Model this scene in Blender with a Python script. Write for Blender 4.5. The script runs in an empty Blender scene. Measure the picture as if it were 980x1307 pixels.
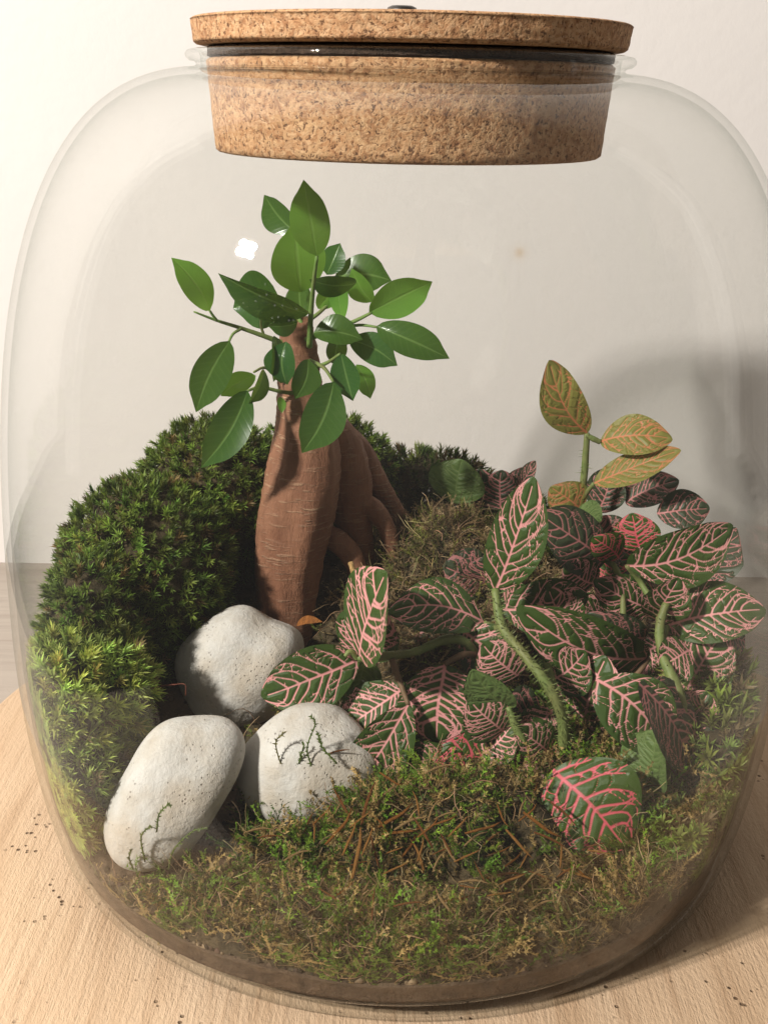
import bpy, math, random
import numpy as np
from mathutils import Vector, Matrix

# ------------------------------------------------------------------ camera
SC = bpy.context.scene
COL = SC.collection
FPX, PITCH, DIST, CAMZ, ROLL, CAMX = 1500.0, 0.3471, 0.4068, 0.2661, 0.0197, -0.0056
cd = bpy.data.cameras.new('camera'); cam = bpy.data.objects.new('camera', cd); COL.objects.link(cam)
cd.sensor_fit = 'HORIZONTAL'; cd.sensor_width = 36; cd.lens = 36 * FPX / 980
cd.clip_start = 0.01; cd.clip_end = 50
cp, sp = math.cos(PITCH), math.sin(PITCH)
FWD = Vector((0, cp, -sp)); UP0 = Vector((0, sp, cp)); RT0 = Vector((1, 0, 0))
cr, sr = math.cos(ROLL), math.sin(ROLL)
RT = RT0 * cr + UP0 * sr
UPV = UP0 * cr - RT0 * sr
C0 = Vector((CAMX, -DIST, CAMZ))
cam.matrix_world = Matrix((( RT.x, UPV.x, -FWD.x, C0.x), (RT.y, UPV.y, -FWD.y, C0.y), (RT.z, UPV.z, -FWD.z, C0.z), (0, 0, 0, 1)))
SC.camera = cam

# ------------------------------------------------------------------ light
w = bpy.data.worlds.new('World'); SC.world = w; w.use_nodes = True
bg = w.node_tree.nodes['Background']; bg.inputs[0].default_value = (1.0, 0.93, 0.86, 1); bg.inputs[1].default_value = 0.19
LAMP = Vector((-0.95, -0.80, 0.97))
for i, (dx, dz) in enumerate(((-1, -1), (1, -1), (-1, 1), (1, 1))):
    ld = bpy.data.lights.new('ceiling_spot_bulb', 'POINT'); ld.energy = 37.0; ld.color = (1.0, 0.95, 0.89); ld.shadow_soft_size = 0.02
    lo = bpy.data.objects.new('ceiling_spot_bulb', ld); COL.objects.link(lo)
    lo.location = LAMP + Vector((dx * 0.020, dx * -0.022, dz * 0.028))
for lx, ly, lz, pw in ((-0.80, 0.06, 0.45, 0.14), (0.85, 0.04, 0.5, 0.14)):       # added unseen side strips: fill the wall shadow, streak the glass
    al = bpy.data.lights.new('side_fill_strip', 'AREA'); al.shape = 'RECTANGLE'; al.size = 0.06; al.size_y = 1.0; al.energy = pw; al.color = (1.0, 0.93, 0.86)
    ao = bpy.data.objects.new('side_fill_strip', al); COL.objects.link(ao); ao.location = (lx, ly, lz)
    ao.rotation_euler = (Vector((0, 0.1, 0.15)) - ao.location).to_track_quat('-Z', 'Y').to_euler()
SC.view_settings.view_transform = 'Standard'; SC.view_settings.look = 'None'; SC.view_settings.exposure = 0.10; SC.view_settings.gamma = 1
cy = SC.cycles
cy.use_denoising = True
try: cy.denoiser = 'OPENIMAGEDENOISE'
except Exception: pass
cy.max_bounces = 6; cy.diffuse_bounces = 2; cy.glossy_bounces = 3; cy.use_adaptive_sampling = True; cy.adaptive_threshold = 0.02; cy.transmission_bounces = 4; cy.transparent_max_bounces = 24
cy.sample_clamp_indirect = 4.0; cy.caustics_reflective = False; cy.caustics_refractive = False

rng = np.random.default_rng(7); random.seed(7)

# ------------------------------------------------------------------ pixel helpers (a ray, cut by a plane of chosen depth)
def ray(px, py):
    u = (px - 490) / FPX; v = (py - 653.5) / FPX
    return (FWD + RT * u - UPV * v)
def at(px, py, Y):
    d = ray(px, py); t = (Y - C0.y) / d.y
    return C0 + d * t
def atz(px, py, z):
    d = ray(px, py); t = (z - C0.z) / d.z
    return C0 + d * t
def mpp(P):                                   # metres per photo pixel at a point
    return (Vector(P) - C0).dot(FWD) / FPX

# ------------------------------------------------------------------ object helpers
def link(o, parent=None):
    COL.objects.link(o)
    if parent is not None: o.parent = parent
    return o
def tag(o, label=None, cat=None, group=None, kind=None):
    if label: o['label'] = label
    if cat: o['category'] = cat
    if group: o['group'] = group
    if kind: o['kind'] = kind
    return o
def empty(name, loc, label, cat, group=None):
    o = bpy.data.objects.new(name, None); o.location = loc; o.empty_display_size = 0.01
    link(o); return tag(o, label, cat, group)
def mesh_obj(name, verts, faces, mat, parent=None, smooth=True, attrs=None, org=None):
    V = np.asarray(verts, dtype=np.float64)
    if org is None and parent is not None: org = parent.location
    if org is not None: V = V - np.array(org)
    me = bpy.data.meshes.new(name)
    F = np.asarray(faces) if not isinstance(faces, np.ndarray) and len(set(map(len, faces))) == 1 else faces
    if isinstance(F, np.ndarray):
        n, k = F.shape
        me.vertices.add(len(V)); me.vertices.foreach_set('co', V.astype(np.float32).ravel())
        me.loops.add(n * k); me.loops.foreach_set('vertex_index', F.astype(np.int32).ravel())
        me.polygons.add(n); me.polygons.foreach_set('loop_start', np.arange(0, n * k, k, dtype=np.int32))
        me.update(calc_edges=True)
    else:
        me.from_pydata([tuple(v) for v in V], [], [tuple(f) for f in F]); me.update()
    if smooth: me.polygons.foreach_set('use_smooth', np.ones(len(me.polygons), dtype=bool))
    for nm, a in (attrs or {}).items():
        a = np.asarray(a, dtype=np.float32)
        if a.ndim == 1:
            at_ = me.attributes.new(nm, 'FLOAT', 'POINT'); at_.data.foreach_set('value', a)
        elif a.shape[1] == 4:
            at_ = me.attributes.new(nm, 'FLOAT_COLOR', 'POINT'); at_.data.foreach_set('color', a.ravel())
        else:
            at_ = me.attributes.new(nm, 'FLOAT_VECTOR', 'POINT'); at_.data.foreach_set('vector', a.ravel())
    me.validate()
    me.materials.append(mat)
    o = bpy.data.objects.new(name, me); link(o, parent)
    if parent is None and org is not None: o.location = org
    return o
def lathe(prof, n=96):
    prof = np.array(prof, float); m = len(prof); th = np.arange(n) * 2 * np.pi / n
    V = np.stack([prof[:, None, 0] * np.cos(th), prof[:, None, 0] * np.sin(th), np.broadcast_to(prof[:, None, 1], (m, n))], -1).reshape(-1, 3)
    i, j = np.meshgrid(np.arange(m - 1), np.arange(n), indexing='ij'); i = i.ravel(); j = j.ravel(); k = (j + 1) % n
    return V, np.stack([i * n + j, i * n + k, (i + 1) * n + k, (i + 1) * n + j], -1)
def crom(P, n=8):
    P = np.array(P, float); Q = np.vstack([2 * P[0] - P[1], P, 2 * P[-1] - P[-2]]); out = []
    for i in range(1, len(Q) - 2):
        for t in np.linspace(0, 1, n, endpoint=False):
            a, b, c, d = Q[i - 1], Q[i], Q[i + 1], Q[i + 2]
            out.append(.5 * ((2 * b) + (c - a) * t + (2 * a - 5 * b + 4 * c - d) * t * t + (3 * b - a - 3 * c + d) * t ** 3))
    out.append(Q[-2]); return np.array(out)
def tube(P, R, sub=6, seg=8, wob=0.0):
    PR = crom(np.column_stack([np.array(P, float), R]), sub); P = PR[:, :3]; R = PR[:, 3]
    T = np.gradient(P, axis=0); T /= np.linalg.norm(T, axis=1, keepdims=True) + 1e-12
    up = np.array([0.3, 0.2, 0.9]);
    if abs(T[0] @ up) > .9: up = np.array([1., 0, 0])
    a = np.cross(T[0], up); a /= np.linalg.norm(a); V = []
    th = np.arange(seg) * 2 * np.pi / seg
    for i in range(len(P)):
        a = a - T[i] * (a @ T[i]); a /= np.linalg.norm(a); b = np.cross(T[i], a)
        rr = R[i] * (1 + wob * rng.normal(size=seg)) if wob else R[i] * np.ones(seg)
        V.append(P[i] + (a * np.cos(th)[:, None] + b * np.sin(th)[:, None]) * rr[:, None])
    V = np.vstack(V + [P[:1], P[-1:]]); n = len(P); F = []
    for i in range(n - 1):
        for j in range(seg):
            k = (j + 1) % seg; F.append((i * seg + j, i * seg + k, (i + 1) * seg + k)); F.append((i * seg + j, (i + 1) * seg + k, (i + 1) * seg + j))
    c0, c1 = n * seg, n * seg + 1
    for j in range(seg):
        k = (j + 1) % seg; F.append((c0, k, j)); F.append((c1, (n - 1) * seg + j, (n - 1) * seg + k))
    return V, np.array(F)
def join(parts):
    V = []; F = []; o = 0
    for v, f in parts:
        V.append(v); F.append(np.asarray(f) + o); o += len(v)
    return np.vstack(V), np.vstack(F)

# ------------------------------------------------------------------ node helpers
class NT:
    def __init__(s, name):
        s.m = bpy.data.materials.new(name); s.m.use_nodes = True; s.t = s.m.node_tree; s.t.nodes.clear()
        s.out = s.n('ShaderNodeOutputMaterial')
    def n(s, typ, **kw):
        nd = s.t.nodes.new(typ)
        for k, v in kw.items(): setattr(nd, k, v)
        return nd
    def l(s, a, b): s.t.links.new(a, b)
    def val(s, inp, v):
        if hasattr(v, 'is_linked'): s.l(v, inp)
        else: inp.default_value = v
    def math(s, op, a, b=0.0, clamp=False):
        nd = s.n('ShaderNodeMath', operation=op); nd.use_clamp = clamp; s.val(nd.inputs[0], a); s.val(nd.inputs[1], b); return nd.outputs[0]
    def mix(s, f, a, b, blend='MIX'):
        nd = s.n('ShaderNodeMix', data_type='RGBA', blend_type=blend); s.val(nd.inputs[0], f)
        for i, v in ((6, a), (7, b)):
            s.val(nd.inputs[i], v if hasattr(v, 'is_linked') else tuple(v) + (1,) if len(v) == 3 else v)
        return nd.outputs[2]
    def ramp(s, f, stops):
        nd = s.n('ShaderNodeValToRGB'); e = nd.color_ramp.elements
        while len(e) < len(stops): e.new(.5)
        for k, (p, c) in enumerate(stops):
            e[k].position = p; e[k].color = (c, c, c, 1) if not hasattr(c, '__len__') else tuple(c) + (1,)
        s.l(f, nd.inputs[0]); return nd.outputs[0]
    def coord(s, kind='Object'): return s.n('ShaderNodeTexCoord').outputs[kind]
    def map(s, v, scale=(1, 1, 1), rot=(0, 0, 0)):
        nd = s.n('ShaderNodeMapping'); s.l(v, nd.inputs[0]); nd.inputs[3].default_value = scale; nd.inputs[2].default_value = rot; return nd.outputs[0]
    def noise(s, v, scale, detail=4, rough=.55, dist=0, out=0):
        nd = s.n('ShaderNodeTexNoise'); s.l(v, nd.inputs['Vector']); nd.inputs['Scale'].default_value = scale; nd.inputs['Detail'].default_value = detail
        nd.inputs['Roughness'].default_value = rough; nd.inputs['Distortion'].default_value = dist; return nd.outputs[out]
    def voro(s, v, scale, feature='F1', out=0, rand=1):
        nd = s.n('ShaderNodeTexVoronoi', feature=feature); s.l(v, nd.inputs['Vector']); nd.inputs['Scale'].default_value = scale; nd.inputs['Randomness'].default_value = rand; return nd.outputs[out]
    def attr(s, name, out='Color', typ='GEOMETRY'):
        nd = s.n('ShaderNodeAttribute', attribute_name=name); nd.attribute_type = typ; return nd.outputs[out]
    def bump(s, h, strength, dist, normal=None):
        nd = s.n('ShaderNodeBump'); s.l(h, nd.inputs['Height']); nd.inputs['Strength'].default_value = strength; nd.inputs['Distance'].default_value = dist
        if normal is not None: s.l(normal, nd.inputs['Normal'])
        return nd.outputs[0]
    def bsdf(s, col, rough=.6, normal=None, spec=.5, trans=0.0, transcol=None, coat=0.0):
        b = s.n('ShaderNodeBsdfPrincipled'); s.val(b.inputs['Base Color'], col if hasattr(col, 'is_linked') else tuple(col) + (1,)); s.val(b.inputs['Roughness'], rough)
        b.inputs['Specular IOR Level'].default_value = spec; b.inputs['Coat Weight'].default_value = coat
        if normal is not None: s.l(normal, b.inputs['Normal'])
        sh = b.outputs[0]
        if trans > 0:
            t = s.n('ShaderNodeBsdfTranslucent'); s.val(t.inputs[0], transcol if transcol is not None else col)
            if normal is not None: s.l(normal, t.inputs['Normal'])
            m = s.n('ShaderNodeMixShader'); m.inputs[0].default_value = trans; s.l(sh, m.inputs[1]); s.l(t.outputs[0], m.inputs[2]); sh = m.outputs[0]
        s.l(sh, s.out.inputs[0]); return s.m

def mat_wall():
    t = NT('plaster_wall'); c = t.coord()
    n = t.noise(c, 5, 3); f = t.noise(c, 160, 4)
    col = t.mix(t.ramp(n, [(.3, 0), (.7, 1)]), (.70, .665, .635), (.73, .695, .665))
    d = t.n('ShaderNodeVectorMath', operation='DISTANCE'); t.l(c, d.inputs[0]); d.inputs[1].default_value = (at(663, 322, 0.272).x, 0.272, at(663, 322, 0.272).z)
    col = t.mix(t.ramp(d.outputs['Value'], [(0, .5), (.0045, 0)]), col, (.55, .36, .16))
    return t.bsdf(col, .85, t.bump(f, .12, .002), .25)
def mat_wood(name, light, mid, dark, along='Y', spec=.3, pores=1.0, bumps=.5):
    t = NT(name); c = t.coord()
    sc = (1, .06, 1) if along == 'Y' else (.06, 1, 1)
    g = t.map(c, sc)
    warp = t.noise(c, 7, 2, out=0)
    big = t.noise(g, 26, 4, .6, 1.2)
    fine = t.noise(t.map(c, (1, .035, 1) if along == 'Y' else (.035, 1, 1)), 420, 3, .7)
    med = t.noise(g, 120, 4, .65, .6)
    col = t.mix(t.ramp(big, [(.3, 0), (.7, 1)]), light, mid)
    col = t.mix(t.math('MULTIPLY', t.ramp(med, [(.5, 0), (.75, 1)]), .55), col, dark)
    col = t.mix(t.math('MULTIPLY', t.ramp(fine, [(.52, 0), (.75, 1)]), .45), col, dark)
    blot = t.noise(c, 14, 4, .6)
    col = t.mix(t.math('MULTIPLY', t.ramp(blot, [(.45, 0), (.75, 1)]), .5), col, mid)
    speck = t.voro(c, 260, 'F1')
    sm = t.noise(c, 35, 3)
    sp_ = t.math('MULTIPLY', t.ramp(speck, [(.12, 1), (.22, 0)]), t.ramp(sm, [(.52, 0), (.62, 1)]))
    col = t.mix(t.math('MULTIPLY', sp_, .9 * pores), col, (.07, .035, .015))
    grain = t.noise(t.map(c, (1, .35, 1) if along == 'Y' else (.35, 1, 1)), 900, 3, .7)
    h = t.math('ADD', t.math('MULTIPLY', fine, .6), t.math('ADD', t.math('MULTIPLY', grain, .7), t.math('MULTIPLY', sp_, -1.0)))
    return t.bsdf(col, .62, t.bump(h, bumps, .0013), spec)
def mat_cork():
    t = NT('cork'); c = t.coord()
    dv = t.noise(c, 90, 3, out=1)
    ad = t.n('ShaderNodeVectorMath', operation='MULTIPLY_ADD'); t.l(dv, ad.inputs[0]); ad.inputs[1].default_value = (.005, .005, .005); t.l(c, ad.inputs[2]); v = ad.outputs[0]
    cell = t.voro(v, 950, 'F1', 1)
    sep = t.n('ShaderNodeSeparateColor'); t.l(cell, sep.inputs[0])
    lo = t.noise(v, 480, 4, .65); md = t.noise(v, 620, 4, .7)
    val = t.math('ADD', t.math('MULTIPLY', sep.outputs[0], .35), t.math('MULTIPLY', lo, .75))
    col = t.ramp(val, [(.25, (.26, .12, .055)), (.42, (.45, .235, .11)), (.58, (.53, .305, .155)), (.8, (.61, .385, .215))])
    big = t.voro(v, 420, 'F1', 1); sb = t.n('ShaderNodeSeparateColor'); t.l(big, sb.inputs[0])
    col = t.mix(t.ramp(sb.outputs[1], [(.84, 0), (.9, .4)]), col, (.22, .09, .04))
    col = t.mix(t.ramp(sb.outputs[2], [(.82, 0), (.9, .4)]), col, (.63, .40, .21))
    sm = t.noise(v, 800, 3, .7)
    col = t.mix(t.math('MULTIPLY', t.ramp(sm, [(.56, 0), (.62, 1)]), .85), col, (.09, .04, .02))
    col = t.mix(t.math('MULTIPLY', t.ramp(md, [(.60, 0), (.68, 1)]), .5), col, (.13, .055, .028))
    h = t.math('ADD', t.math('MULTIPLY', lo, .5), t.math('ADD', t.math('MULTIPLY', md, -.6), t.math('MULTIPLY', sm, -.8)))
    return t.bsdf(col, .8, t.bump(h, .6, .0011), .25)
def mat_glass():
    t = NT('clear_glass'); lw = t.n('ShaderNodeLayerWeight'); lw.inputs[0].default_value = .5; fc = lw.outputs['Facing']; c = t.coord()
    F = t.math('ADD', t.math('MULTIPLY', t.math('POWER', fc, 5.0), .60), .027, True)
    tc = t.mix(t.math('POWER', fc, 9.0), (.972, .976, .970), (.62, .65, .61))
    tr = t.n('ShaderNodeBsdfTransparent'); t.l(tc, tr.inputs[0])
    wav = t.noise(c, 18, 2); nrm = t.bump(wav, .06, .01)
    g = t.n('ShaderNodeBsdfGlossy'); g.inputs['Roughness'].default_value = .02; g.inputs[0].default_value = (1, 1, 1, 1); t.l(nrm, g.inputs['Normal'])
    m = t.n('ShaderNodeMixShader'); t.l(F, m.inputs[0]); t.l(tr.outputs[0], m.inputs[1]); t.l(g.outputs[0], m.inputs[2])
    # a film of dust and water smears on the glass
    sm = t.noise(t.map(c, (1, 1, .22)), 22, 5, .6, .8); st = t.noise(t.map(c, (1, 1, .5)), 70, 4, .7)
    dr = t.voro(c, 420, 'F1'); dn = t.noise(c, 30, 2)
    dust = t.math('ADD', t.math('MULTIPLY', t.ramp(sm, [(.58, 0), (.85, 1)]), .008), t.math('MULTIPLY', t.math('MULTIPLY', t.ramp(dr, [(.08, 1), (.14, 0)]), t.ramp(dn, [(.6, 0), (.68, 1)])), .08))
    dust = t.math('MULTIPLY', t.math('ADD', dust, .0002), t.math('ADD', .5, st))
    d = t.n('ShaderNodeBsdfDiffuse'); d.inputs[0].default_value = (.8, .78, .74, 1)
    m2 = t.n('ShaderNodeMixShader'); t.l(dust, m2.inputs[0]); t.l(m.outputs[0], m2.inputs[1]); t.l(d.outputs[0], m2.inputs[2])
    t.l(m2.outputs[0], t.out.inputs[0]); return t.m
def mat_stone():
    t = NT('white_pebble'); c = t.coord()
    n = t.noise(c, 55, 5, .6); f = t.noise(c, 260, 5, .7); v = t.voro(c, 640, 'F1'); k = t.noise(c, 75, 4)
    col = t.mix(t.ramp(n, [(.35, 0), (.7, 1)]), (.62, .60, .565), (.50, .45, .38))
    st = t.noise(c, 28, 4, .6); col = t.mix(t.ramp(st, [(.48, 0), (.72, .6)]), col, (.46, .37, .27))
    pit = t.math('MULTIPLY', t.ramp(v, [(.10, 1), (.25, 0)]), t.ramp(k, [(.47, 0), (.62, 1)]))
    col = t.mix(t.math('MULTIPLY', pit, .75), col, (.16, .12, .09))
    col = t.mix(t.ramp(f, [(.30, .25), (.42, 0)]), col, (.45, .38, .30))
    h = t.math('ADD', f, t.math('MULTIPLY', pit, -.8))
    return t.bsdf(col, .72, t.bump(h, .6, .0015), .35)
def mat_soil():
    t = NT('dark_soil'); c = t.coord(); n = t.noise(c, 120, 6, .7); b = t.noise(c, 25, 4); s = t.noise(t.map(c, (1, 1, 3)), 60, 4, .6)
    col = t.mix(t.ramp(n, [(.35, 0), (.65, 1)]), (.035, .022, .014), (.13, .085, .052))
    col = t.mix(t.math('MULTIPLY', t.ramp(b, [(.45, 0), (.7, 1)]), .6), col, (.17, .115, .072))
    col = t.mix(t.ramp(s, [(.6, 0), (.75, .6)]), col, (.23, .16, .10))
    return t.bsdf(col, .9, t.bump(n, .9, .003), .2)
def mat_tint(name, rough=.55, trans=.3, spec=.35):
    t = NT(name); col = t.attr('tint')
    return t.bsdf(col, rough, None, spec, trans, t.mix(.5, col, (.5, .75, .1), 'MULTIPLY') if False else col)
def mat_bark():
    t = NT('ficus_bark'); c = t.coord()
    n = t.noise(t.map(c, (1, 1, .25)), 90, 5, .65); f = t.noise(t.map(c, (1, 1, .3)), 520, 5, .75); b = t.noise(c, 35, 4)
    col = t.mix(t.ramp(n, [(.3, 0), (.7, 1)]), (.16, .066, .036), (.33, .155, .088))
    col = t.mix(t.math('MULTIPLY', t.ramp(b, [(.45, 0), (.7, 1)]), .5), col, (.36, .19, .11))
    le = t.noise(t.map(c, (.22, .22, 2.2)), 430, 3, .6); lm = t.noise(c, 55, 2)
    lent = t.math('MULTIPLY', t.ramp(le, [(.56, 0), (.63, 1)]), t.ramp(lm, [(.38, 0), (.58, 1)]))
    col = t.mix(t.math('MULTIPLY', lent, .7), col, (.50, .32, .20))
    dk = t.noise(t.map(c, (.3, .3, 1.2)), 140, 4, .7)
    col = t.mix(t.ramp(dk, [(.62, 0), (.72, .6)]), col, (.05, .022, .014))
    h = t.math('ADD', t.math('ADD', t.math('MULTIPLY', f, .9), n), t.math('MULTIPLY', lent, .6))
    return t.bsdf(col, .6, t.bump(h, .6, .0018), .3)
def mat_ficus_leaf(name, a, b, trans):
    t = NT(name); lc = t.attr('leaf', 'Vector'); sx = t.n('ShaderNodeSeparateXYZ'); t.l(lc, sx.inputs[0]); s, v = sx.outputs[0], sx.outputs[1]
    av = t.math('ABSOLUTE', v)
    rib = t.ramp(av, [(0, 1), (.045, .8), (.09, 0)])
    lat = t.math('FRACT', t.math('MULTIPLY', t.math('SUBTRACT', s, t.math('MULTIPLY', av, .16)), 11.0))
    lat = t.ramp(t.math('ABSOLUTE', t.math('SUBTRACT', lat, .5)), [(0, 1), (.16, 0)])
    c = t.coord(); n = t.noise(c, 120, 4)
    col = t.mix(n, a, b); oi = t.n('ShaderNodeObjectInfo').outputs['Random']; bl = t.noise(c, 45, 3)
    col = t.mix(t.math('MULTIPLY', oi, .45), col, (.09, .15, .02)); col = t.mix(t.ramp(bl, [(.62, 0), (.75, .35)]), col, (.12, .17, .04))
    col = t.mix(t.math('MULTIPLY', lat, .09), col, (.16, .30, .07))
    col = t.mix(t.math('MULTIPLY', rib, .38), col, (.24, .38, .11))
    h = t.math('ADD', t.math('MULTIPLY', rib, -1), t.math('MULTIPLY', lat, -.10))
    g = t.n('ShaderNodeNewGeometry').outputs['Backfacing']
    col = t.mix(t.math('MULTIPLY', g, .5), col, (.16, .26, .09))
    return t.bsdf(col, .24, t.bump(h, .3, .0006), .5, trans, t.mix(.5, col, (.35, .55, .06)))
def mat_nerve(name, green, green2, pink, pink2, thr=1.0, amount=1.0, trans=.12, rough=.48):
    t = NT(name); vd = t.attr('vein', 'Fac'); c = t.coord(); n = t.noise(c, 160, 4, .6); n2 = t.noise(c, 420, 3)
    lc = t.attr('leaf', 'Vector'); sx = t.n('ShaderNodeSeparateXYZ'); t.l(lc, sx.inputs[0])
    d = t.math('ADD', vd, t.math('MULTIPLY', t.math('SUBTRACT', n2, .5), .5))
    m = t.ramp(t.math('MULTIPLY', d, .5), [(0, 1), (.28 * thr, 1), (.66 * thr, 0)])
    halo = t.ramp(t.math('MULTIPLY', d, .25), [(0, .5), (.5, 0)])
    g = t.mix(n, green, green2)
    g = t.mix(t.math('MULTIPLY', halo, .35 * amount), g, pink2)
    col = t.mix(t.math('MULTIPLY', m, amount), g, t.mix(n, pink, pink2))
    bk = t.n('ShaderNodeNewGeometry').outputs['Backfacing']
    col = t.mix(t.math('MULTIPLY', bk, .55), col, (.20, .17, .10))
    h = t.math('ADD', t.ramp(t.math('MULTIPLY', vd, .17), [(0, 0), (.9, 1)]), t.math('MULTIPLY', n2, .2))
    return t.bsdf(col, rough, t.bump(h, .45, .0012), .38, trans)

M = dict(wall=mat_wall(),
    board=mat_wood('pale_wood_board', (.60, .445, .30), (.50, .345, .215), (.33, .20, .11), 'Y', .25, 1, .7),
    table=mat_wood('greyed_wood_table', (.44, .385, .33), (.37, .315, .265), (.26, .215, .175), 'X', .3, 0, .2),
    cork=mat_cork(), glass=mat_glass(), stone=mat_stone(), soil=mat_soil(), moss=mat_tint('moss_leaf', .5, .32), dry=mat_tint('dry_plant', .7, .1, .25),
    bark=mat_bark(),
    ficus=mat_ficus_leaf('ficus_leaf_dark', (.022, .075, .018), (.032, .10, .022), .22), ficus_l=mat_ficus_leaf('ficus_leaf_young', (.12, .30, .045), (.16, .36, .06), .40),
    nerve=mat_nerve('nerve_leaf', (.036, .070, .012), (.056, .100, .018), (.84, .42, .40), (.74, .27, .27)),
    nerve_red=mat_nerve('nerve_leaf_red', (.034, .066, .006), (.052, .095, .010), (.66, .11, .14), (.55, .09, .11)),
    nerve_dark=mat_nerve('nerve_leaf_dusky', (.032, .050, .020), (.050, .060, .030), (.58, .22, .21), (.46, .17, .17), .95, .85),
    nerve_olive=mat_nerve('nerve_leaf_young', (.18, .20, .04), (.27, .22, .06), (.70, .22, .11), (.56, .20, .10), 1.0, .85, .25),
    nerve_green=mat_nerve('nerve_leaf_underside', (.10, .17, .045), (.14, .21, .06), (.22, .29, .10), (.20, .27, .10), .8, .5, .25))
def mat_const(name, a, b, sc):
    t = NT(name); n = t.noise(t.coord(), sc, 5, .65); return t.bsdf(t.mix(t.ramp(n, [(.35, 0), (.65, 1)]), a, b), .9, t.bump(n, .8, .003), .2)
def mat_stem(name, a, b):
    t = NT(name); c = t.coord(); n = t.noise(c, 170, 5, .65); n2 = t.noise(c, 60, 3); return t.bsdf(t.mix(t.ramp(n2, [(.45, 0), (.7, .6)]), t.mix(t.ramp(n, [(.3, 0), (.7, 1)]), a, b), (.17, .11, .06)), .55, t.bump(n, .6, .0010), .35, .1)
M['stem'] = mat_stem('green_stem', (.14, .20, .055), (.24, .27, .09)); M['stem_red'] = mat_stem('reddish_stem', (.15, .10, .05), (.24, .14, .08))
M['twig'] = mat_stem('ficus_twig', (.13, .24, .05), (.20, .30, .08))
tm = NT('dark_metal'); _b = tm.n('ShaderNodeBsdfPrincipled'); _b.inputs['Base Color'].default_value = (.09, .085, .08, 1); _b.inputs['Metallic'].default_value = .9
_n = tm.noise(tm.coord(), 300, 3); tm.l(tm.math('ADD', tm.math('MULTIPLY', _n, .2), .25), _b.inputs['Roughness']); tm.l(_b.outputs[0], tm.out.inputs[0]); M['metal'] = tm.m

# ------------------------------------------------------------------ setting
TABLE_Z = -0.018
def sheet(name, x0, x1, y0, y1, z, mat, vertical=False):
    nx, ny = 24, 24; X, Y = np.meshgrid(np.linspace(x0, x1, nx), np.linspace(y0, y1, ny), indexing='ij')
    V = np.stack([X, np.full_like(X, z), Y] if vertical else [X, Y, np.full_like(X, z)], -1).reshape(-1, 3)
    i, j = np.meshgrid(np.arange(nx - 1), np.arange(ny - 1), indexing='ij'); i = i.ravel(); j = j.ravel()
    F = np.stack([i * ny + j, (i + 1) * ny + j, (i + 1) * ny + j + 1, i * ny + j + 1], -1)
    if vertical: pass
    return mesh_obj(name, V, F, mat)
tag(sheet('wall', -1.4, 1.4, TABLE_Z, 1.6, 0.272, M['wall'], True), kind='structure')
tag(sheet('table_top', -0.31, 0.7, -0.19, 0.272, TABLE_Z, M['table']), kind='structure')

# round-cornered wooden board under the jar
def board():
    n = 160; th = np.arange(n) * 2 * np.pi / n; P = []
    for a in th:
        r = 0.200 + 0.003 * math.sin(3 * a + 1) + 0.003 * math.sin(5 * a + .4) + .0008 * math.sin(17 * a)
        P.append((r * math.cos(a) * 1.0 + .012, r * math.sin(a)))
    P = np.array(P); c = P.mean(0); rings = []
    for k, z in ((.985, TABLE_Z + .0005), (1.0, TABLE_Z + .003), (1.0, -.004), (.994, -.001), (.985, 0.0), (.6, 0.0), (.25, 0.0)):
        rings.append(np.column_stack([c + (P - c) * k, np.full(n, z)]))
    V = np.vstack(rings + [np.array([[c[0], c[1], 0.0]])]); F = []
    m = len(rings)
    for i in range(m - 1):
        for j in range(n): F.append((i * n + j, i * n + (j + 1) % n, (i + 1) * n + (j + 1) % n, (i + 1) * n + j))
    for j in range(n): F.append(((m - 1) * n + j, (m - 1) * n + (j + 1) % n, m * n))
    return V, F
o = mesh_obj('wooden_board', *board(), M['board']); tag(o, 'pale rough-grained wooden board with rounded edge under the jar', 'board')

# ------------------------------------------------------------------ glass jar
ZM, RM, ZT, RN, NU, RB, NL = .0888, .1391, .2715, .0608, 2.63, .1232, 1.83
def outer():
    a = np.linspace(0, np.pi / 2, 60)
    lo = np.column_stack([RB + (RM - RB) * np.cos(a) ** (2 / NL), ZM - ZM * np.sin(a) ** (2 / NL)])[::-1]
    up = np.column_stack([RN + (RM - RN) * np.cos(a) ** (2 / NU), ZM + (ZT - ZM) * np.sin(a) ** (2 / NU)])[1:]
    lo = lo[lo[:, 1] > .012]; r0 = lo[0, 0]
    b = np.linspace(0, np.pi / 2, 9)[:-1]
    fil = np.column_stack([r0 - .0122 + .0122 * np.sin(b) ** .9, .012 - .012 * np.cos(b)])
    up = up[up[:, 0] > .0690]
    return np.vstack([fil, lo, up])
OUT = outer()
GT = .0023
_t = np.gradient(OUT, axis=0); _t /= np.linalg.norm(_t, axis=1, keepdims=True) + 1e-12
INN = OUT + np.column_stack([-_t[:, 1], _t[:, 0]]) * GT
INN = INN[(INN[:, 1] > .008)]
INN = INN[INN[:, 0] > .0672]
zt = OUT[-1, 1]
lip = [(.0684, zt + .0006), (.0690, zt + .0014), (.0706, zt + .0017), (.0717, zt + .0027), (.0719, zt + .0037), (.0712, zt + .0047), (.0698, zt + .0051), (.0683, zt + .0049), (.0674, zt + .0040), (.0671, zt + .0028), (.0670, zt + .0005), (.0671, zt - .0015)]
prof = [(0.0008, .0035), (.05, .003), (.09, .0022)] + [(OUT[0, 0] - .012, .0)] + OUT.tolist() + lip + INN[::-1].tolist() + [(INN[0, 0] - .004, .0072), (.08, .0072), (0.0008, .0078)]
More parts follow.
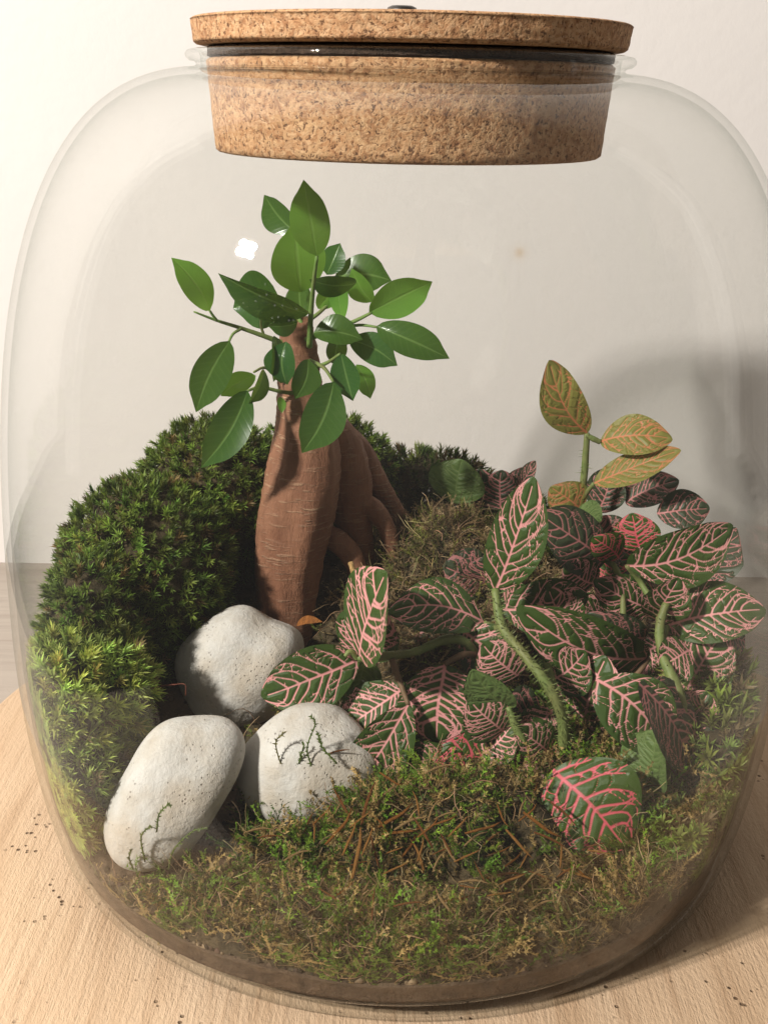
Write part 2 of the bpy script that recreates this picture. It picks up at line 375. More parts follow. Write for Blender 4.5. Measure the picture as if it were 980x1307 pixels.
jar = empty('glass_jar', (0, 0, 0), 'rounded clear glass terrarium jar with wide neck and rolled rim', 'jar')
nl = len(prof)
V, F = lathe(prof, 160)
mesh_obj('glass_body', V, F, M['glass'], jar)
def r_in(z):
    return np.interp(z, INN[:, 1], INN[:, 0])
LIPZ = zt + .0051

# ------------------------------------------------------------------ cork lid
LB = LIPZ + .0012; LT = 0.2857
lid = empty('cork_lid', (0, 0, LB), 'tapered cork stopper lid plugged into the jar neck', 'lid')
def lumpy(V, amp, sc):
    ph = rng.random((6, 3)) * 6; n = np.zeros(len(V))
    for k in range(6): n += np.sin((V * sc * (1 + k * .7)) @ rng.normal(size=3) + ph[k, 0])
    nr = V.copy(); nr[:, 2] = 0; nr /= np.linalg.norm(nr, axis=1, keepdims=True) + 1e-6
    return V + nr * (n * amp)[:, None]
def cork_disc(r0, r1, z0, z1, bev):
    p = [(.0005, z0), (r0 * .5, z0), (r0 - bev * 2, z0), (r0 - bev, z0 + bev * .2), (r0, z0 + bev)]
    for k in np.linspace(.1, .9, 10): p.append((r0 + (r1 - r0) * k, z0 + (z1 - z0) * k))
    p += [(r1, z1 - bev), (r1 - bev, z1 - bev * .2), (r1 - bev * 2, z1), (r1 * .5, z1), (.0005, z1)]
    V, F = lathe(p, 200); return lumpy(V, .00006, 260), F
mesh_obj('lid_disc', *cork_disc(.0688, .0700, LB, LT, .0008), M['cork'], lid)
mesh_obj('plug', *cork_disc(.0629, .0653, .2456, LB - .0036, .0009), M['cork'], lid)
mesh_obj('dark_ring', *cork_disc(.0650, .0650, LB - .0035, LB - .0002, .0006), mat_const('dark_ring_brown', (.035, .022, .014), (.07, .045, .03), 300), lid)  # dark brown band between lid disc and plug
kx = at(513, 9, -.045)
V, F = lathe([(.0005, LT + .0022), (.003, LT + .0022), (.0041, LT + .0017), (.0044, LT + .0008), (.0044, LT + .0002), (.0005, LT + .0002)], 32)
V[:, 0] += kx.x; V[:, 1] += -.045
mesh_obj('knob', V, F, M['metal'], lid)

# ------------------------------------------------------------------ soil
def sm(a, b, x):
    t = np.clip((x - a) / (b - a), 0, 1); return t * t * (3 - 2 * t)
_fr = rng.normal(size=(10, 2)) * 60; _ph = rng.random(10) * 6.28
def soil_z(x, y):
    x = np.asarray(x, float); y = np.asarray(y, float)
    z = .0165 + .042 * sm(-.118, .06, y) + .014 * sm(.02, .12, y)
    z = z - .010 * np.exp(-(((x + .045) / .022) ** 2 + ((y + .035) / .022) ** 2))
    z = z - .013 * np.exp(-(((x + .045) / .028) ** 2 + ((y - .015) / .03) ** 2))
    n = sum(np.sin(x * a[0] + y * a[1] + p) for a, p in zip(_fr, _ph)) * .0005
    return z + n
def soil():
    nr, na = 46, 160; V = []; th = np.arange(na) * 2 * np.pi / na
    for k in range(1, nr + 1):
        q = k / nr
        x = np.cos(th); y = np.sin(th); R = .1335
        for _ in range(3): R = r_in(soil_z(R * x, R * y)) - .0006
        rr = R * q; V.append(np.column_stack([rr * x, rr * y, soil_z(rr * x, rr * y)]))
    top = V[-1]
    for f in (.85, .65, .45, .25, .1):
        z = .0085 + (top[:, 2] - .0085) * f; R = r_in(z) - .0006
        V.append(np.column_stack([R * np.cos(th), R * np.sin(th), z]))
    z = np.full(na, .0083); R = r_in(.0083) - .004; V.append(np.column_stack([R * np.cos(th), R * np.sin(th), z]))
    m = len(V); V = np.vstack(V + [np.array([[0, 0, float(soil_z(0, 0))]]), np.array([[0, 0, .0083]])]); F = []
    for i in range(m - 1):
        for j in range(na): F.append((i * na + j, (i + 1) * na + j, (i + 1) * na + (j + 1) % na, i * na + (j + 1) % na))
    for j in range(na): F.append((j, (j + 1) % na, m * na)); F.append(((m - 1) * na + (j + 1) % na, (m - 1) * na + j, m * na + 1))
    return V, F
o = mesh_obj('soil', *soil(), M['soil']); tag(o, 'dark brown potting soil filling the bottom of the jar', 'soil', kind='stuff')

# ------------------------------------------------------------------ scattering of moss shoots
def unit(v): return v / (np.linalg.norm(v, axis=-1, keepdims=True) + 1e-12)
def shoot_template(seed, nleaf=17, stem=1.0):
    r = np.random.default_rng(seed); V = []; F = []; T = []
    for k in range(nleaf):
        f = k / (nleaf - 1); h = stem * (.25 + .75 * f); az = k * 2.4 + r.normal() * .25
        spread = (1.15 - .85 * f ** 1.6) + r.normal() * .10; L = (.95 - .35 * abs(f - .55)) * (.85 + .3 * r.random()); wd = .085 * L
        d = np.array([math.cos(az), math.sin(az), 0]); s = np.array([-math.sin(az), math.cos(az), 0]); z = np.array([0, 0, 1.])
        p0 = z * h; a0 = spread * .55; a1 = spread * 1.15
        p1 = p0 + (d * math.sin(a0) + z * math.cos(a0)) * L * .5; p2 = p1 + (d * math.sin(a1) + z * math.cos(a1)) * L * .5
        o = len(V); V += [p0 - s * wd * .7, p0 + s * wd * .7, p1 - s * wd * .9, p1 + s * wd * .9, p2]; T += [0.1, 0.1, .6, .6, 1.0]
        F += [(o, o + 1, o + 3), (o, o + 3, o + 2), (o + 2, o + 3, o + 4)]
    return np.array(V), np.array(F), np.array(T)
def feather_template(seed, nseg=11, branch=True):
    r = np.random.default_rng(seed); V = []; F = []; T = []
    def strand(P, d, n, ln, lw):
        bend = r.normal(size=3) * .22
        for k in range(n):
            f = k / n; d = unit(d + bend * .35 + r.normal(size=3) * .13); Q = P + d * ln
            s = unit(np.cross(d, r.normal(size=3))); o = len(V)
            V.extend([P - s * .008, P + s * .008, Q - s * .008, Q + s * .008]); F.extend([(o, o + 1, o + 3), (o, o + 3, o + 2)]); T.extend([f] * 4)
            for sg in (-1, 1, -1, 1):
                b = P + d * ln * r.random(); q = unit(np.cross(d, s) * r.normal() * .6 + s * sg); tip = b + (q * .75 + d * .65) * lw * (1.05 - .5 * f) * (.7 + .6 * r.random()); e = unit(np.cross(q, d)) * .0 + d * lw * .22
                o = len(V); V.extend([b - e, b + e, tip]); F.append((o, o + 1, o + 2)); T.extend([f, f, min(1, f + .25)])
            P = Q
            if branch and k in (3, 5, 7): strand2(P, unit(d + r.normal(size=3) * .8), 4, ln * .8, lw * .8)
        return
    def strand2(P, d, n, ln, lw):
        for k in range(n):
            f = .5 + .5 * k / n; d = unit(d + r.normal(size=3) * .15); Q = P + d * ln; s = unit(np.cross(d, r.normal(size=3)))
            o = len(V); V.extend([P - s * .007, P + s * .007, Q]); F.append((o, o + 1, o + 2)); T.extend([f] * 3)
            for sg in (-1, 1, -1):
                b = P + d * ln * r.random(); tip = b + (s * sg * .7 + d * .7 + r.normal(size=3) * .25) * lw * (1 - .4 * f); e = d * lw * .22
                o = len(V); V.extend([b - e, b + e, tip]); F.append((o, o + 1, o + 2)); T.extend([f] * 3)
            P = Q
    strand(np.zeros(3), np.array([r.normal() * .25, r.normal() * .25, 1.]), nseg, .095, .115)
    return np.array(V), np.array(F), np.array(T)
def fibre_template(seed):
    r = np.random.default_rng(seed); P = np.zeros(3); d = np.array([r.normal() * .4, r.normal() * .4, 1.]); pts = [P]
    b = r.normal(size=3) * .5
    for k in range(6): d = unit(d + b * .4 + r.normal(size=3) * .35); P = P + d * .17; pts.append(P)
    V, F = tube(pts, np.linspace(.018, .006, 7), 1, 3); return V, F, np.clip(V[:, 2], 0, 1)
SHOOT = [shoot_template(i) for i in range(8)]; FEATH = [feather_template(50 + i) for i in range(10)]; FIBRE = [fibre_template(90 + i) for i in range(10)]
def clamp_glass(V, m=.0010):
    r = np.hypot(V[:, 0], V[:, 1]); R = r_in(V[:, 2]) - m; k = np.where(r > R, R / np.maximum(r, 1e-6), 1.0); V = V.copy(); V[:, 0] *= k; V[:, 1] *= k; return V
def scatter(name, templ, P, N, S, C0_, C1_, mat, parent=None, kind='stuff', tilt=.25, clampg=True):
    """P points, N directions, S sizes, C0_/C1_ colours at the foot and the tip of each copy"""
    n = len(P); N = unit(N + rng.normal(size=(n, 3)) * tilt); ref = rng.normal(size=(n, 3)); A = unit(np.cross(N, ref)); B = np.cross(N, A)
    which = rng.integers(0, len(templ), n); VV = []; FF = []; CC = []; o = 0
    for k, (tv, tf, tt) in enumerate(templ):
        id_ = np.where(which == k)[0]
        if not len(id_): continue
        v = P[id_][:, None] + S[id_][:, None, None] * (A[id_][:, None] * tv[None, :, :1] + B[id_][:, None] * tv[None, :, 1:2] + N[id_][:, None] * tv[None, :, 2:])
        c = C0_[id_][:, None] * (1 - tt)[None, :, None] + C1_[id_][:, None] * tt[None, :, None]
        f = tf[None] + (np.arange(len(id_)) * len(tv))[:, None, None] + o
        VV.append(v.reshape(-1, 3)); FF.append(f.reshape(-1, 3)); CC.append(c.reshape(-1, 3)); o += len(id_) * len(tv)
    V = np.vstack(VV); F = np.vstack(FF); C = np.clip(np.vstack(CC), 0, 1); C = np.column_stack([C, np.ones(len(C))])
    if clampg: V = clamp_glass(V)
    ob = mesh_obj(name, V, F, mat, parent, smooth=False, attrs={'tint': C})
    if kind: ob['kind'] = kind
    return ob
def ell_sample(ells, dens, keep=None):
    P = []; N = []
    for i, (c, r) in enumerate(ells):
        c = np.array(c); r = np.array(r); area = 4 * np.pi * ((r[0] * r[1]) ** 1.6 / 3 + (r[0] * r[2]) ** 1.6 / 3 + (r[1] * r[2]) ** 1.6 / 3) ** (1 / 1.6)
        n = int(area * dens); u = unit(rng.normal(size=(n, 3))); p = c + u * r; nn = unit(u / r)
        ok = np.ones(n, bool)
        for j, (c2, r2) in enumerate(ells):
            if j != i: ok &= (((p - np.array(c2)) / np.array(r2)) ** 2).sum(1) > .96
        ok &= p[:, 2] > soil_z(p[:, 0], p[:, 1]) - .003
        ok &= (np.hypot(p[:, 0], p[:, 1]) < r_in(p[:, 2]) + .012)
        if keep is not None: ok &= keep(p)
        P.append(p[ok]); N.append(nn[ok])
    return np.vstack(P), np.vstack(N)
def lump_mesh(ells, shrink=.93, lv=3):
    import bmesh
    parts = []
    for c, r in ells:
        bm = bmesh.new(); bmesh.ops.create_icosphere(bm, subdivisions=lv, radius=1.0); V = np.array([v.co[:] for v in bm.verts]); F = np.array([[v.index for v in f.verts] for f in bm.faces]); bm.free()
        d = 1 + .06 * np.sin(V @ np.array([7., 3, 5]) + 1) + .05 * np.sin(V @ np.array([-4., 9, 6]))
        parts.append((clamp_glass(np.array(c) + V * np.array(r) * shrink * d[:, None], .0016), F))
    return join(parts)
def tintcols(n, foot, tip, var=.25, alt=None, altp=0):
    k = (1 + var * rng.normal(size=(n, 1))).clip(.45, 1.7); hue = rng.normal(size=(n, 3)) * .08
    a = np.array(foot)[None] * k * (1 + hue); b = np.array(tip)[None] * k * (1 + hue)
    if alt is not None:
        m = rng.random(n) < altp; b[m] = np.array(alt) * k[m]; a[m] = np.array(alt) * .7 * k[m]
    return a, b
M['peat'] = mat_const('moss_peat', (.030, .024, .012), (.085, .062, .032), 150)
def cushion(name, base, label, ells, dens, size, foot, tip, var=.25, alt=None, altp=0, dead=0.0, tilt=.3):
    e = empty(name, base, label, 'moss', 'moss cushions in the jar')
    mesh_obj('peat_core', *lump_mesh(ells), M['peat'], e)
    P, N = ell_sample(ells, dens); n = len(P); N = unit(N + np.array([0, 0, .35])); S = size * (.6 + .75 * rng.random(n))
    a, b = tintcols(n, foot, tip, var, alt, altp)
    patch = np.sin(P @ np.array([90., 60, 110])) + np.sin(P @ np.array([-130., 70, 40]) + 2)
    b *= (1 + .16 * patch)[:, None]
    scatter('shoots', SHOOT, P - N * size * .45, N, S, a, b, M['moss'], e, tilt=tilt)
    if dead:
        m = int(n * dead); id_ = rng.choice(n, m); a, b = tintcols(m, (.11, .075, .035), (.20, .145, .07), .25)
        scatter('dead_fibres', FIBRE, P[id_], N[id_], size * (.8 + .6 * rng.random(m)), a, b, M['dry'], e, tilt=.6)
    return e

# dark cushion along the left and the back of the jar
DK = [((-.112, -.012, .078), (.016, .026, .024)), ((-.100, .026, .084), (.032, .033, .034)), ((-.079, .072, .096), (.031, .032, .034)), ((-.106, .02, .058), (.02, .04, .03)), ((-.034, .102, .098), (.032, .020, .028)), ((-.062, .098, .076), (.04, .022, .036))]
cushion('moss_cushion', (-.085, .03, .05), 'tall dark green cushion moss mound between ficus trunk and glass', DK, 140000, .0039, (.085, .09, .022), (.20, .30, .045), .42, (.22, .15, .055), .07, .16)
BR = [((-.114, -.046, .056), (.016, .030, .028)), ((-.106, -.034, .060), (.016, .020, .022)), ((-.108, -.062, .042), (.014, .020, .020))]
cushion('moss_cushion', (-.105, -.05, .03), 'bright yellow-green cushion moss clump beside the front white pebble', BR, 150000, .0050, (.20, .21, .07), (.52, .63, .13), .25, (.26, .19, .09), .06, .25)
BK = [((.012, .108, .078), (.036, .020, .030)), ((.046, .106, .066), (.032, .020, .026)), ((.078, .088, .058), (.03, .024, .022))]
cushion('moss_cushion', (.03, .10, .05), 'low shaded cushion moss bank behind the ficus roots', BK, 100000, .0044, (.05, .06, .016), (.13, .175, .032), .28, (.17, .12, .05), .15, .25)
RG = [((.114, -.040, .040), (.016, .022, .020)), ((.118, -.012, .046), (.014, .024, .024)), ((.104, -.066, .026), (.018, .018, .016))]
cushion('moss_cushion', (.105, -.045, .03), 'small tufted green moss clump against the glass beside nerve plant', RG, 60000, .0064, (.12, .125, .04), (.32, .42, .08), .25, (.26, .19, .09), .15, .35)

# feathery sheet moss: front carpet and the brown mound behind it
def carpet(name, label, n, region, hfun, size, foot, tip, alt, altp, nf, dead_tip=(.44, .31, .16), base=None):
    e = empty(name, base, label, 'moss', 'feathery sheet moss in the jar')
    def pts(n):
        out = []
        while len(out) < n:
            x = rng.uniform(-.13, .13, 4 * n); y = rng.uniform(-.13, .13, 4 * n); k = region(x, y) > rng.random(4 * n); out += list(zip(x[k], y[k]))
        q = np.array(out[:n]); return np.column_stack([q, hfun(q[:, 0], q[:, 1])])
    g = .0006
    def nrm(P):
        dx = (hfun(P[:, 0] + g, P[:, 1]) - hfun(P[:, 0] - g, P[:, 1])) / (2 * g); dy = (hfun(P[:, 0], P[:, 1] + g) - hfun(P[:, 0], P[:, 1] - g)) / (2 * g)
        return unit(np.column_stack([-dx, -dy, np.ones(len(P))]))
    # matted peat under it
    nx = 90; xs = np.linspace(-.131, .131, nx); X, Y = np.meshgrid(xs, xs, indexing='ij'); msk = (region(X, Y) > .02) & (np.hypot(X, Y) < .131)
    Z = np.where(msk, hfun(X, Y) - .001, soil_z(X, Y) - .004); V = np.stack([X, Y, Z], -1).reshape(-1, 3); i, j = np.meshgrid(np.arange(nx - 1), np.arange(nx - 1), indexing='ij'); i = i.ravel(); j = j.ravel()
    F = np.stack([i * nx + j, (i + 1) * nx + j, (i + 1) * nx + j + 1, i * nx + j + 1], -1); mk = msk.ravel(); F = F[mk[F].any(1)]
    mesh_obj('peat_mat', clamp_glass(V, .0014), F, M['peat'], e)
    P = pts(n); N = unit(nrm(P) + rng.normal(size=(n, 3)) * .75); N[:, 2] = np.abs(N[:, 2]) * .8 + .05
    patch = .5 + .25 * (np.sin(P @ np.array([110., 70, 0]) + 1) + np.sin(P @ np.array([-80., 120, 0])))
    a, b = tintcols(n, foot, tip, .42); b *= (.65 + .75 * sm(-2, 2.5, clump(P[:, 0], P[:, 1])))[:, None]; m = rng.random(n) < altp * (.4 + 1.2 * patch); b[m] = np.array(alt) * (1 + .25 * rng.normal(size=(m.sum(), 1))); a[m] = b[m] * .7
    scatter('feathery_shoots', FEATH, P - N * .001, N, size * (.6 + .7 * rng.random(n)), a, b, M['moss'], e, tilt=.3)
    P = pts(nf); N = unit(nrm(P) + rng.normal(size=(nf, 3)) * .9); a, b = tintcols(nf, (.13, .085, .04), dead_tip, .4)
    scatter('dead_fibres', FIBRE, P, N, .012 * (.5 + 1.0 * rng.random(nf)), a, b, M['dry'], e, tilt=.5)
    return e
_cf = rng.normal(size=(8, 2)) * 130; _cp = rng.random(8) * 6.28
def clump(x, y): return sum(np.sin(x * a[0] + y * a[1] + p) for a, p in zip(_cf, _cp))
def front_h(x, y): return .0024 * clump(x, y) + .010 * np.exp(-(((x - .018) / .030) ** 2 + ((y + .074) / .020) ** 2)) + soil_z(x, y) + .006 * sm(-.128, -.085, y) * sm(-.085, -.04, x) + .002
def front_reg(x, y):
    r = np.hypot(x, y); k = sm(.134, .129, r) * sm(.0, -.03, y + .03 * 0)
    left = 1 - sm(-.03, -.06, x) * sm(-.098, -.088, y)            # the pebbles stand there
    k = k * (1 - np.exp(-(((x - .062) / .022) ** 2 + ((y + .073) / .018) ** 2)))
    return k * np.where(y < -.02, 1, 0) * np.clip(left, 0, 1) * np.where(x < -.025, .7, .12 + .88 * sm(-2.0, 1.6, clump(x, y)))
carpet('sheet_moss', 'olive feathery moss carpet with rusty needles in front of the pebbles', 3000, front_reg, front_h, .0125, (.055, .068, .014), (.135, .225, .020), (.42, .29, .11), .42, 2600, base=(0, -.09, .03))
def mid_h(x, y): return soil_z(x, y) + .030 * np.exp(-(((x - .022) / .036) ** 2 + ((y - .052) / .034) ** 2)) + .002
def mid_reg(x, y):
    return np.exp(-(((x - .034) / .052) ** 2 + ((y - .035) / .042) ** 2) ** 2) * (np.hypot(x, y) < .128)
carpet('sheet_moss', 'brownish feathery moss mound right of the ficus trunk', 1700, mid_reg, mid_h, .0095, (.10, .09, .03), (.22, .23, .05), (.38, .27, .14), .55, 1500, base=(.02, .04, .06))

# soil crumbs in the gaps
def crumb():
    V = unit(np.array([(1, 0, 0), (-1, 0, 0), (0, 1, 0), (0, -1, 0), (0, 0, 1), (0, 0, -1)], float)); F = np.array([(0, 2, 4), (2, 1, 4), (1, 3, 4), (3, 0, 4), (2, 0, 5), (1, 2, 5), (3, 1, 5), (0, 3, 5)])
    return V * (1 + .3 * rng.normal(size=(6, 3))), F, np.ones(6)
CR = [crumb() for _ in range(6)]
n = 3500; th = rng.random(n) * 6.283; rr = np.sqrt(rng.random(n)) * .128; P = np.column_stack([rr * np.cos(th), rr * np.sin(th), np.zeros(n)]); P[:, 2] = soil_z(P[:, 0], P[:, 1])
th = rng.random(2600) * 6.283; zq = .009 + rng.random(2600) * (soil_z(.125 * np.cos(th), .125 * np.sin(th)) - .008); rq = r_in(zq) - .0014
P = np.vstack([P, np.column_stack([rq * np.cos(th), rq * np.sin(th), zq])]); n += 2600
a, b = tintcols(n, (.05, .033, .02), (.06, .04, .024), .45, (.22, .155, .09), .22)
o = scatter('soil_crumbs', CR, P, np.tile([0, 0, 1.], (n, 1)), .0006 + .0012 * rng.random(n) ** 3, a, b, M['dry'])
tag(o, 'loose dark crumbs lying on the potting soil', 'soil')

# ------------------------------------------------------------------ pebbles
def pebble(px, py, Y, along, La, Wa, Th, label, ex=2.5, seed=0, taper=0.0, tiltn=0.0):
    import bmesh
    C = at(px, py, Y); k = mpp(C)
    bm = bmesh.new(); bmesh.ops.create_icosphere(bm, subdivisions=6, radius=1.0); V = np.array([v.co[:] for v in bm.verts]); F = np.array([[v.index for v in f.verts] for f in bm.faces]); bm.free()
    q = (np.abs(V) ** ex).sum(1) ** (-1 / ex); V = V * q[:, None]
    r = np.random.default_rng(seed)
    for f, am in ((1.6, .035), (2.6, .02), (5, .008)):
        for _ in range(3): V = V * (1 + am * np.sin(V @ (r.normal(size=3) * f) + r.random() * 6))[:, None]
    V[:, 1] *= 1 + taper * V[:, 0]
    cdir = unit(np.array(C0 - C)); X = np.array(RT) * math.cos(along) + np.array(UPV) * math.sin(along)
    Z = unit(cdir + np.array([0, 0, tiltn])); X = unit(X - Z * (X @ Z)); Yv = np.cross(Z, X)
    W = np.array(C) + X * V[:, :1] * La * k + Yv * V[:, 1:2] * Wa * k + Z * V[:, 2:] * Th * k
    o = mesh_obj('pebble', W, F, M['stone'], org=tuple(C)); return tag(o, label, 'pebble', 'white pebbles in the jar')
pebble(308, 853, .000, math.radians(35), 80, 72, 58, 'round white pebble wedged below the ficus trunk', 2.3, 3, -.10)
pebble(219, 1012, -.070, math.radians(60), 103, 66, 52, 'long cream-white pebble leaning beside the bright moss clump', 2.7, 5, .02)
pebble(393, 980, -.052, math.radians(20), 88, 74, 55, 'white pebble half buried in feathery moss under nerve plant leaves', 2.3, 8, 0)

# ------------------------------------------------------------------ leaves
def leaf_geo(B, T, w, roll=0.0, curl=.08, fold=.15, nu=14, nv=9, kind='ficus', seed=0, droop=0.0):
    r = np.random.default_rng(seed); B = np.array(B); T = np.array(T); ax = T - B; L = np.linalg.norm(ax); X = ax / L
    mid = (B + T) / 2; n = unit(np.array(C0) - mid); n = unit(n - X * (n @ X)); s = np.cross(n, X)
    n2 = n * math.cos(roll) + s * math.sin(roll); s2 = np.cross(n2, X)
    u = np.linspace(0, 1, nu); v = np.linspace(-1, 1, nv); U, Vv = np.meshgrid(u, v, indexing='ij')
    if kind == 'ficus':
        pr = np.sin(np.pi * np.clip(U, 0, 1) ** .95) ** .68; pr = np.where(U > .80, pr * (1 - .50 * ((U - .80) / .20) ** .8), pr)
    else:
        pr = np.sin(np.pi * U ** .98) ** .62; pr = np.where(U > .82, pr * (1 - .16 * (U - .82) / .18), pr)
    pr = pr + 0.0
    ph = r.random(4) * 6.28
    wave = np.sin(U * 9 + ph[0] + Vv) * .025 + np.sin(U * 5 + ph[1]) * .03 * Vv
    asym = 1 + .06 * np.sin(U * 4 + ph[2]) * np.sign(Vv)
    hw = w / 2
    off = curl * L * 4 * U * (1 - U) - droop * L * U ** 2
    side = Vv * hw * pr * asym
    edge = np.abs(Vv) ** 1.4 * hw * pr * fold + (wave * hw * np.abs(Vv)) * pr
    bendx = .04 * L * np.sin(U * np.pi) * r.normal()
    P = B + X * (U * L)[..., None] + n2 * (off + edge)[..., None] + s2 * (side + bendx)[..., None]
    i, j = np.meshgrid(np.arange(nu - 1), np.arange(nv - 1), indexing='ij'); i = i.ravel(); j = j.ravel()
    F = np.stack([i * nv + j, (i + 1) * nv + j, (i + 1) * nv + j + 1, i * nv + j + 1], -1)
    lf = np.stack([U, Vv, np.zeros_like(U)], -1).reshape(-1, 3)
    plan = np.stack([U * L, side], -1).reshape(-1, 2)
    return P.reshape(-1, 3), F, lf, plan, L, hw, (lambda uu: np.interp(uu, u, pr[:, nv // 2]))
def veins(plan, L, hw, prf, seed):
    r = np.random.default_rng(seed + 500); segs = []
    def add(pts, w0, w1):
        n = len(pts) - 1
        for k in range(n): segs.append((*pts[k], *pts[k + 1], w0 + (w1 - w0) * k / n))
    wv = .0165 * hw + .00006
    us = np.linspace(0, .93, 14); my = .02 * hw * np.sin(us * 7 + r.random() * 6)
    add(list(zip(us * L, my)), wv * 2.0, wv * .7)
    nl = 7 + int(r.integers(0, 3))
    for sg in (-1, 1):
        u0s = np.linspace(.02, .72, nl) + r.normal(size=nl) * .022 + (.03 if sg > 0 else 0); prev = None
        for q, u0 in enumerate(u0s):
            u0 = max(u0, .015); ext = min((.13, .22, .30, .34, .36)[min(q, 4)], 1.0 - u0 - .03) * (.85 + .3 * r.random()); pts = []; n = 9
            for k in range(n + 1):
                t = k / n; uu = u0 + ext * (t ** 1.15); vv = .90 * (1 - (1 - t) ** 1.35) * max(prf(min(uu, .99)), .02)
                jit = .09 * math.sin(t * (5 + q % 3) + q * 2.3 + seed + sg)
                pts.append((uu * L, sg * (vv + jit * t * (1 - t) * 4 * .6) * hw))
            add(pts, wv * 1.25, wv * .5)
            # forks towards the margin
            for kf in ((3, 5, 7) if q < nl - 3 else (5,)):
                a = np.array(pts[kf]); d = np.array(pts[kf + 1]) - a; sgn = 1 if (kf + q) % 2 else -1
                ang = sgn * (.45 + .35 * r.random()) * sg; dd = np.array([d[0] * math.cos(ang) - d[1] * math.sin(ang), d[0] * math.sin(ang) + d[1] * math.cos(ang)]); dd = dd / (np.linalg.norm(dd) + 1e-9)
                ln = hw * (.20 + .16 * r.random()); p1 = a + dd * ln * .5; p2 = a + dd * ln + np.array([ln * .15, 0]); add([tuple(a), tuple(p1), tuple(p2)], wv * .70, wv * .40)
                if r.random() < .6:
                    p3 = p1 + np.array([dd[0] * .3 - dd[1] * .8 * sgn, dd[1] * .3 + dd[0] * .8 * sgn]) * ln * .45; add([tuple(p1), tuple(p3)], wv * .5, wv * .35)
            if prev is not None:
                for kf in (2, 4, 6):
                    if r.random() < .66:
                        a = np.array(prev[min(kf + 2, n)]); b = np.array(pts[max(kf - 1, 0)]); m = (a + b) / 2 + r.normal(size=2) * hw * .03; add([tuple(a), tuple(m), tuple(b)], wv * .42, wv * .34)
            prev = pts
    S = np.array(segs); A = S[:, :2]; D = S[:, 2:4] - A; l2 = (D ** 2).sum(1) + 1e-14; best = np.full(len(plan), 9.0)
    for k in range(len(S)):
        q = plan - A[k]; t = np.clip((q @ D[k]) / l2[k], 0, 1); d = np.hypot(q[:, 0] - t * D[k, 0], q[:, 1] - t * D[k, 1]) / S[k, 4]; np.minimum(best, d, out=best)
    return np.minimum(best, 6.0)
def solid(P, F, th=.00022):
    return P, F

# ------------------------------------------------------------------ ficus
tb = at(370, 790, .037); tb.z = float(soil_z(tb.x, tb.y)) + .002
fic = empty('ficus_tree', tb, 'small ficus bonsai with swollen brown trunk and glossy green leaves', 'tree')
def z1(X, Y): return 180 + X / 2.2273, 200 + Y / 2.2273
TY = .037
def pt(px, py, Y=TY): return at(px, py, Y)
def trunk():
    spec = [(375, 408, 20), (378, 425, 22), (381, 455, 26), (383, 490, 28), (387, 520, 33), (391, 552, 40), (389, 590, 46), (384, 630, 49), (376, 675, 48), (369, 720, 43), (366, 765, 37), (365, 805, 34), (366, 830, 36)]
    P = np.array([pt(x, y)[:] for x, y, r in spec]); R = np.array([r * mpp(p) for (x, y, r), p in zip(spec, P)])
    PR = crom(np.column_stack([P, R]), 7); seg = 40; V = []; n = len(PR); th = np.arange(seg) * 2 * np.pi / seg
    for k, (x, y, z, r) in enumerate(PR):
        rr = r * (1 + .03 * np.sin(3 * th + z * 40) + .022 * np.sin(5 * th - z * 60 + 1) + .02 * np.sin(9 * th + z * 60) + .012 * rng.normal(size=seg)); f = k / n
        if f < .32: rr = rr * (1 + .03 * math.sin(k * 1.3))
        V.append(np.column_stack([x + rr * np.cos(th), y + rr * np.sin(th), z + .0012 * np.sin(th * 2 + 1) * (1 if f < .1 else .3)]))
    top = PR[0]; V.append(np.array([[top[0], top[1], top[2] + .0006]])); V = np.vstack(V); F = []
    for i in range(n - 1):
        for j in range(seg): F.append((i * seg + j, (i + 1) * seg + j, (i + 1) * seg + (j + 1) % seg, i * seg + (j + 1) % seg))
    for j in range(seg): F.append((j, (j + 1) % seg, n * seg))
    return V, F
trunk_o = mesh_obj('trunk', *trunk(), M['bark'], fic)
def rt(lst, Y0, Y1, name='root', m='bark', seg=14):
    n = len(lst); P = [at(x, y, Y0 + (Y1 - Y0) * k / (n - 1)) for k, (x, y, r) in enumerate(lst)]; R = [r * mpp(p) for (x, y, r), p in zip(lst, P)]
    V, F = tube([p[:] for p in P], R, 6, seg, .03); return mesh_obj(name, V, F, M[m], trunk_o, org=fic.location)
rt([(400, 530, 24), (428, 565, 32), (442, 610, 32), (450, 655, 26), (458, 700, 20), (464, 760, 18), (466, 810, 16)], .056, .052)
rt([(425, 545, 16), (455, 575, 19), (478, 610, 15), (500, 645, 12), (522, 680, 10), (538, 720, 9)], .064, .066)
rt([(425, 632, 20), (450, 640, 16), (476, 650, 14), (494, 676, 11), (504, 715, 9), (508, 750, 8)], .052, .050)
rt([(412, 680, 14), (432, 692, 15), (450, 712, 14), (460, 745, 12), (464, 790, 10)], .044, .040)
def twig(lst, Y0, Y1=None, r0=3.2, r1=2.0, m='twig'):
    Y1 = Y0 if Y1 is None else Y1; n = len(lst); P = [at(*z1(*q), Y0 + (Y1 - Y0) * k / (n - 1)) for k, q in enumerate(lst)]
    R = [(r0 + (r1 - r0) * k / (n - 1)) * mpp(p) for k, p in enumerate(P)]; V, F = tube([p[:] for p in P], R, 5, 7); return mesh_obj('twig', V, F, M[m], fic)
twig([(430, 540), (365, 515), (285, 487), (215, 465), (150, 440)], .035, .020, 4, 1.2)
twig([(215, 465), (205, 452), (195, 437)], .0222, .020, 2, 1.6)
twig([(285, 488), (262, 503), (250, 525)], .0262, .022, 2, 1.6)
twig([(440, 672), (400, 668), (340, 655), (303, 665)], .030, .018, 3, 1.8)
